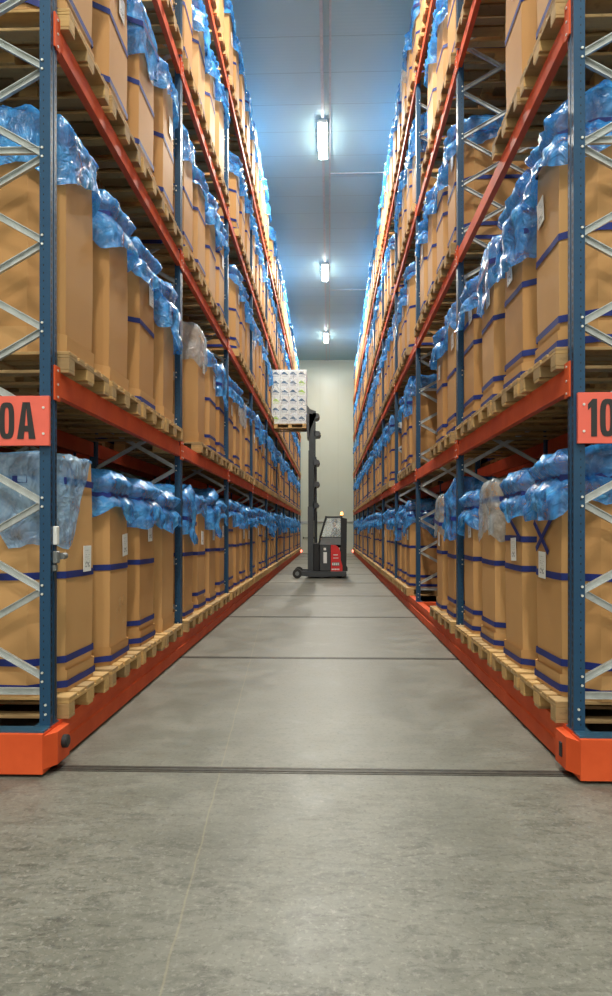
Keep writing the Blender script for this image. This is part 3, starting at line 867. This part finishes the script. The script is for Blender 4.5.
b = MB(); b.prism([(-.72, 4.62), (-.64, 4.62), (-.60, 4.9), (-.40, 5.35), (-.40, 5.50), (-.62, 5.58), (-.72, 5.72)], 'y', -.33, .33); part(b, 'fork_carriage', M['dgrey'])
PZ = 4.735/.96
for s in (-1, 1):
    b = MB(); b.prism([(-.71, PZ+.55), (-.675, PZ+.55), (-.675, PZ+.03), (-.71, PZ+.0), (-1.74, PZ+.035), (-1.74, PZ+.05), (-.71, PZ+.075)], 'y', s*.19-.05, s*.19+.05); part(b, 'fork', M['black'])
T.scale = (.9, 1, .96); T.location = (-.05, TY, 0)
# driver seated sideways inside the cab
def skinned(name, mat, V, E_, parent=None, sub=2):
    me = bpy.data.meshes.new(name); me.from_pydata([v[0] for v in V], E_, []); o = bpy.data.objects.new(name, me); COL.objects.link(o)
    o.modifiers.new('s', 'SKIN'); sd = me.skin_vertices[0].data
    for i, v in enumerate(V): sd[i].radius = (v[1], v[2] if len(v) > 2 else v[1]); sd[i].use_root = (i == 0)
    m = o.modifiers.new('u', 'SUBSURF'); m.levels = sub
    dg = bpy.context.evaluated_depsgraph_get(); dg.update()
    nm = bpy.data.meshes.new_from_object(o.evaluated_get(dg)); nm.materials.clear(); nm.materials.append(mat)
    nm.polygons.foreach_set('use_smooth', [True]*len(nm.polygons)); nm.name = name
    bpy.data.objects.remove(o); return ob(name, nm, parent)
V = [((.24, -.1, 1.22), .13, .15), ((.26, -.1, 1.42), .12, .14), ((.25, -.1, 1.60), .11, .15), ((.24, -.1, 1.68), .055), ((.23, -.1, 1.72), .05),
     ((.22, -.1, 1.80), .085, .075), ((.22, -.1, 1.88), .08, .07),
     ((.24, -.27, 1.62), .055), ((.14, -.33, 1.38), .045), ((-.06, -.28, 1.30), .034), ((-.14, -.26, 1.31), .03),
     ((.24, .07, 1.62), .055), ((.14, .13, 1.38), .045), ((-.06, .10, 1.30), .034), ((-.14, .08, 1.31), .03),
     ((.20, -.19, 1.20), .09), ((-.10, -.20, 1.22), .075), ((-.16, -.20, 1.05), .055),
     ((.20, -.01, 1.20), .09), ((-.10, .0, 1.22), .075), ((-.16, .0, 1.05), .055)]
EE = [(0,1),(1,2),(2,3),(3,4),(4,5),(5,6),(2,7),(7,8),(8,9),(9,10),(2,11),(11,12),(12,13),(13,14),(0,15),(15,16),(16,17),(0,18),(18,19),(19,20)]
for h, sgn in ((10, -1), (14, 1)):
    hx, hy, hz = V[h][0]
    for q, ln in enumerate((.055, .062, .058, .045)):
        n = len(V); oy = (q-1.5)*.019
        V.append(((hx-.035, hy+oy, hz+.006), .0095)); V.append(((hx-.035-ln*.6, hy+oy, hz-.002), .0085)); V.append(((hx-.035-ln*.8, hy+oy, hz-.026), .0075))
        EE += [(h, n), (n, n+1), (n+1, n+2)]
    n = len(V); V.append(((hx-.01, hy-sgn*.036, hz-.004), .011)); V.append(((hx-.04, hy-sgn*.05, hz-.016), .009)); EE += [(h, n), (n, n+1)]
pr = skinned('person', M['skin'], V, EE)
thing(pr, 'person in dark work clothes seated in the reach truck cab', 'person'); pr.location = (-.05, TY, -.07)
CV = [(p[0], p[1]*1.10+.006, (p[2] if len(p) > 2 else p[1])*1.10+.006) for p in V[:3]] + [((.24, -.1, 1.655), .062)]
J = skinned('jacket', M['cloth'], CV + [(V[i][0], V[i][1]+.012) for i in (7, 8, 9, 11, 12, 13)], [(0,1),(1,2),(2,3),(2,4),(4,5),(5,6),(2,7),(7,8),(8,9)], pr)
J = skinned('trousers', M['cloth'], [(V[0][0], .14, .16)] + [(V[i][0], V[i][1]+.012) for i in (15, 16, 17, 18, 19, 20)], [(0,1),(1,2),(2,3),(0,4),(4,5),(5,6)], pr)
b = MB(); bm = bmesh.new(); bmesh.ops.create_uvsphere(bm, u_segments=20, v_segments=12, radius=1)
for v in bm.verts: v.co = Vector((v.co.x*.098+.238, v.co.y*.09-.1, max(v.co.z*.10, -.03+v.co.x*-.06)+1.868))
b.frombm(bm, 0, True); bm.free(); b.obj('hair', M['hair'], pr)
b = MB(); b.cyl((.132, -.1, 1.815), (.118, -.1, 1.80), .012, 8, r2=.014)
b.obj('nose', M['skin'], pr)
b = MB()
for s in (-1, 1): b.cyl((.146, -.1+s*.03, 1.838), (.140, -.1+s*.03, 1.838), .009, 10)
b.box(.138, .146, -.125, -.075, 1.772, 1.778); b.obj('facial_features', M['hair'], pr)

# ------------------------------------------------------------------ raised load
lx = -1.235; PZ *= .96
pl = copy_tree(PALS['proto']); pl.location = (lx, TY, PZ); pl.scale = (.86, 1, 1)
thing(pl, 'wooden pallet raised on the truck forks under white cartons', 'pallet')
L = empty('wrapped_carton_stack', (lx-.035, TY, PZ+.145)); thing(L, 'wrapped stack of white printed cartons raised on the truck forks', 'load')
cw, ch, cd = .272, .282, .385
swoosh = []
for i in range(9):
    t = i/8; swoosh.append((-.105+.21*t, .075*math.sin(PI*min(1, t*1.15))+.01))
for i in range(8, -1, -1):
    t = i/8; swoosh.append((-.105+.21*t, .014*math.sin(PI*t)-.006-.02*t))
b = MB(); b.bbox(-cw/2, cw/2, -cd/2, cd/2, 0, ch, .008); cart_me = b.mesh('carton', M['wcart'])
pm = []
for mt in ('print', 'green'):
    b = MB(); b.prism([(x, z+ch*.52) for x, z in swoosh], 'y', -cd/2-.002, -cd/2+.001)
    for q in range(5): b.box(-.09+.036*q, -.068+.036*q, -cd/2-.002, -cd/2+.001, ch*.28, ch*.28+.026)
    pm.append(b.mesh('logo', M[mt]))
rg = random.Random(3)
for r_ in range(6):
    for c_ in range(4):
        for dd in (0, 1):
            x = (c_-1.5)*(cw+.003) + rg.uniform(-.003, .003); y = (dd-.5)*(cd+.003)
            o = ob('carton', cart_me, L, (x, y, r_*(ch+.001)))
            if dd: o.rotation_euler = (0, 0, PI); o.location.y = y
            g = (r_ in (0, 2, 4) and c_ == (3 if r_ == 4 else 0)) or (r_ in (1, 3) and c_ == 3 and r_ == 3)
            ob('logo', pm[1 if g else 0], o)
b = MB(); e = .012
W2, D2, H2 = 2*(cw+.003)+e, cd+.003+e, 6*(ch+.001)+e
vs = [(-W2,-D2,.0),(W2,-D2,0),(W2,D2,0),(-W2,D2,0),(-W2,-D2,H2),(W2,-D2,H2),(W2,D2,H2),(-W2,D2,H2)]
b.add(vs, [(4,5,6,7),(0,1,5,4),(1,2,6,5),(2,3,7,6),(3,0,4,7)]); b.obj('stretch_film', M['foil'], L)

# ------------------------------------------------------------------ world and view
w = bpy.data.worlds.new('world'); SC.world = w; w.use_nodes = True
bg = w.node_tree.nodes['Background']; bg.inputs[0].default_value = (1, .975, .90, 1); bg.inputs[1].default_value = .8
SC.view_settings.view_transform = 'Standard'; SC.view_settings.look = 'None'
SC.view_settings.exposure = .42; SC.view_settings.gamma = 1; SC.view_settings.use_curve_mapping = False
SC.cycles.use_denoising = True
SC.cycles.max_bounces = 8; SC.cycles.transparent_max_bounces = 12
SC.cycles.sample_clamp_indirect = 6
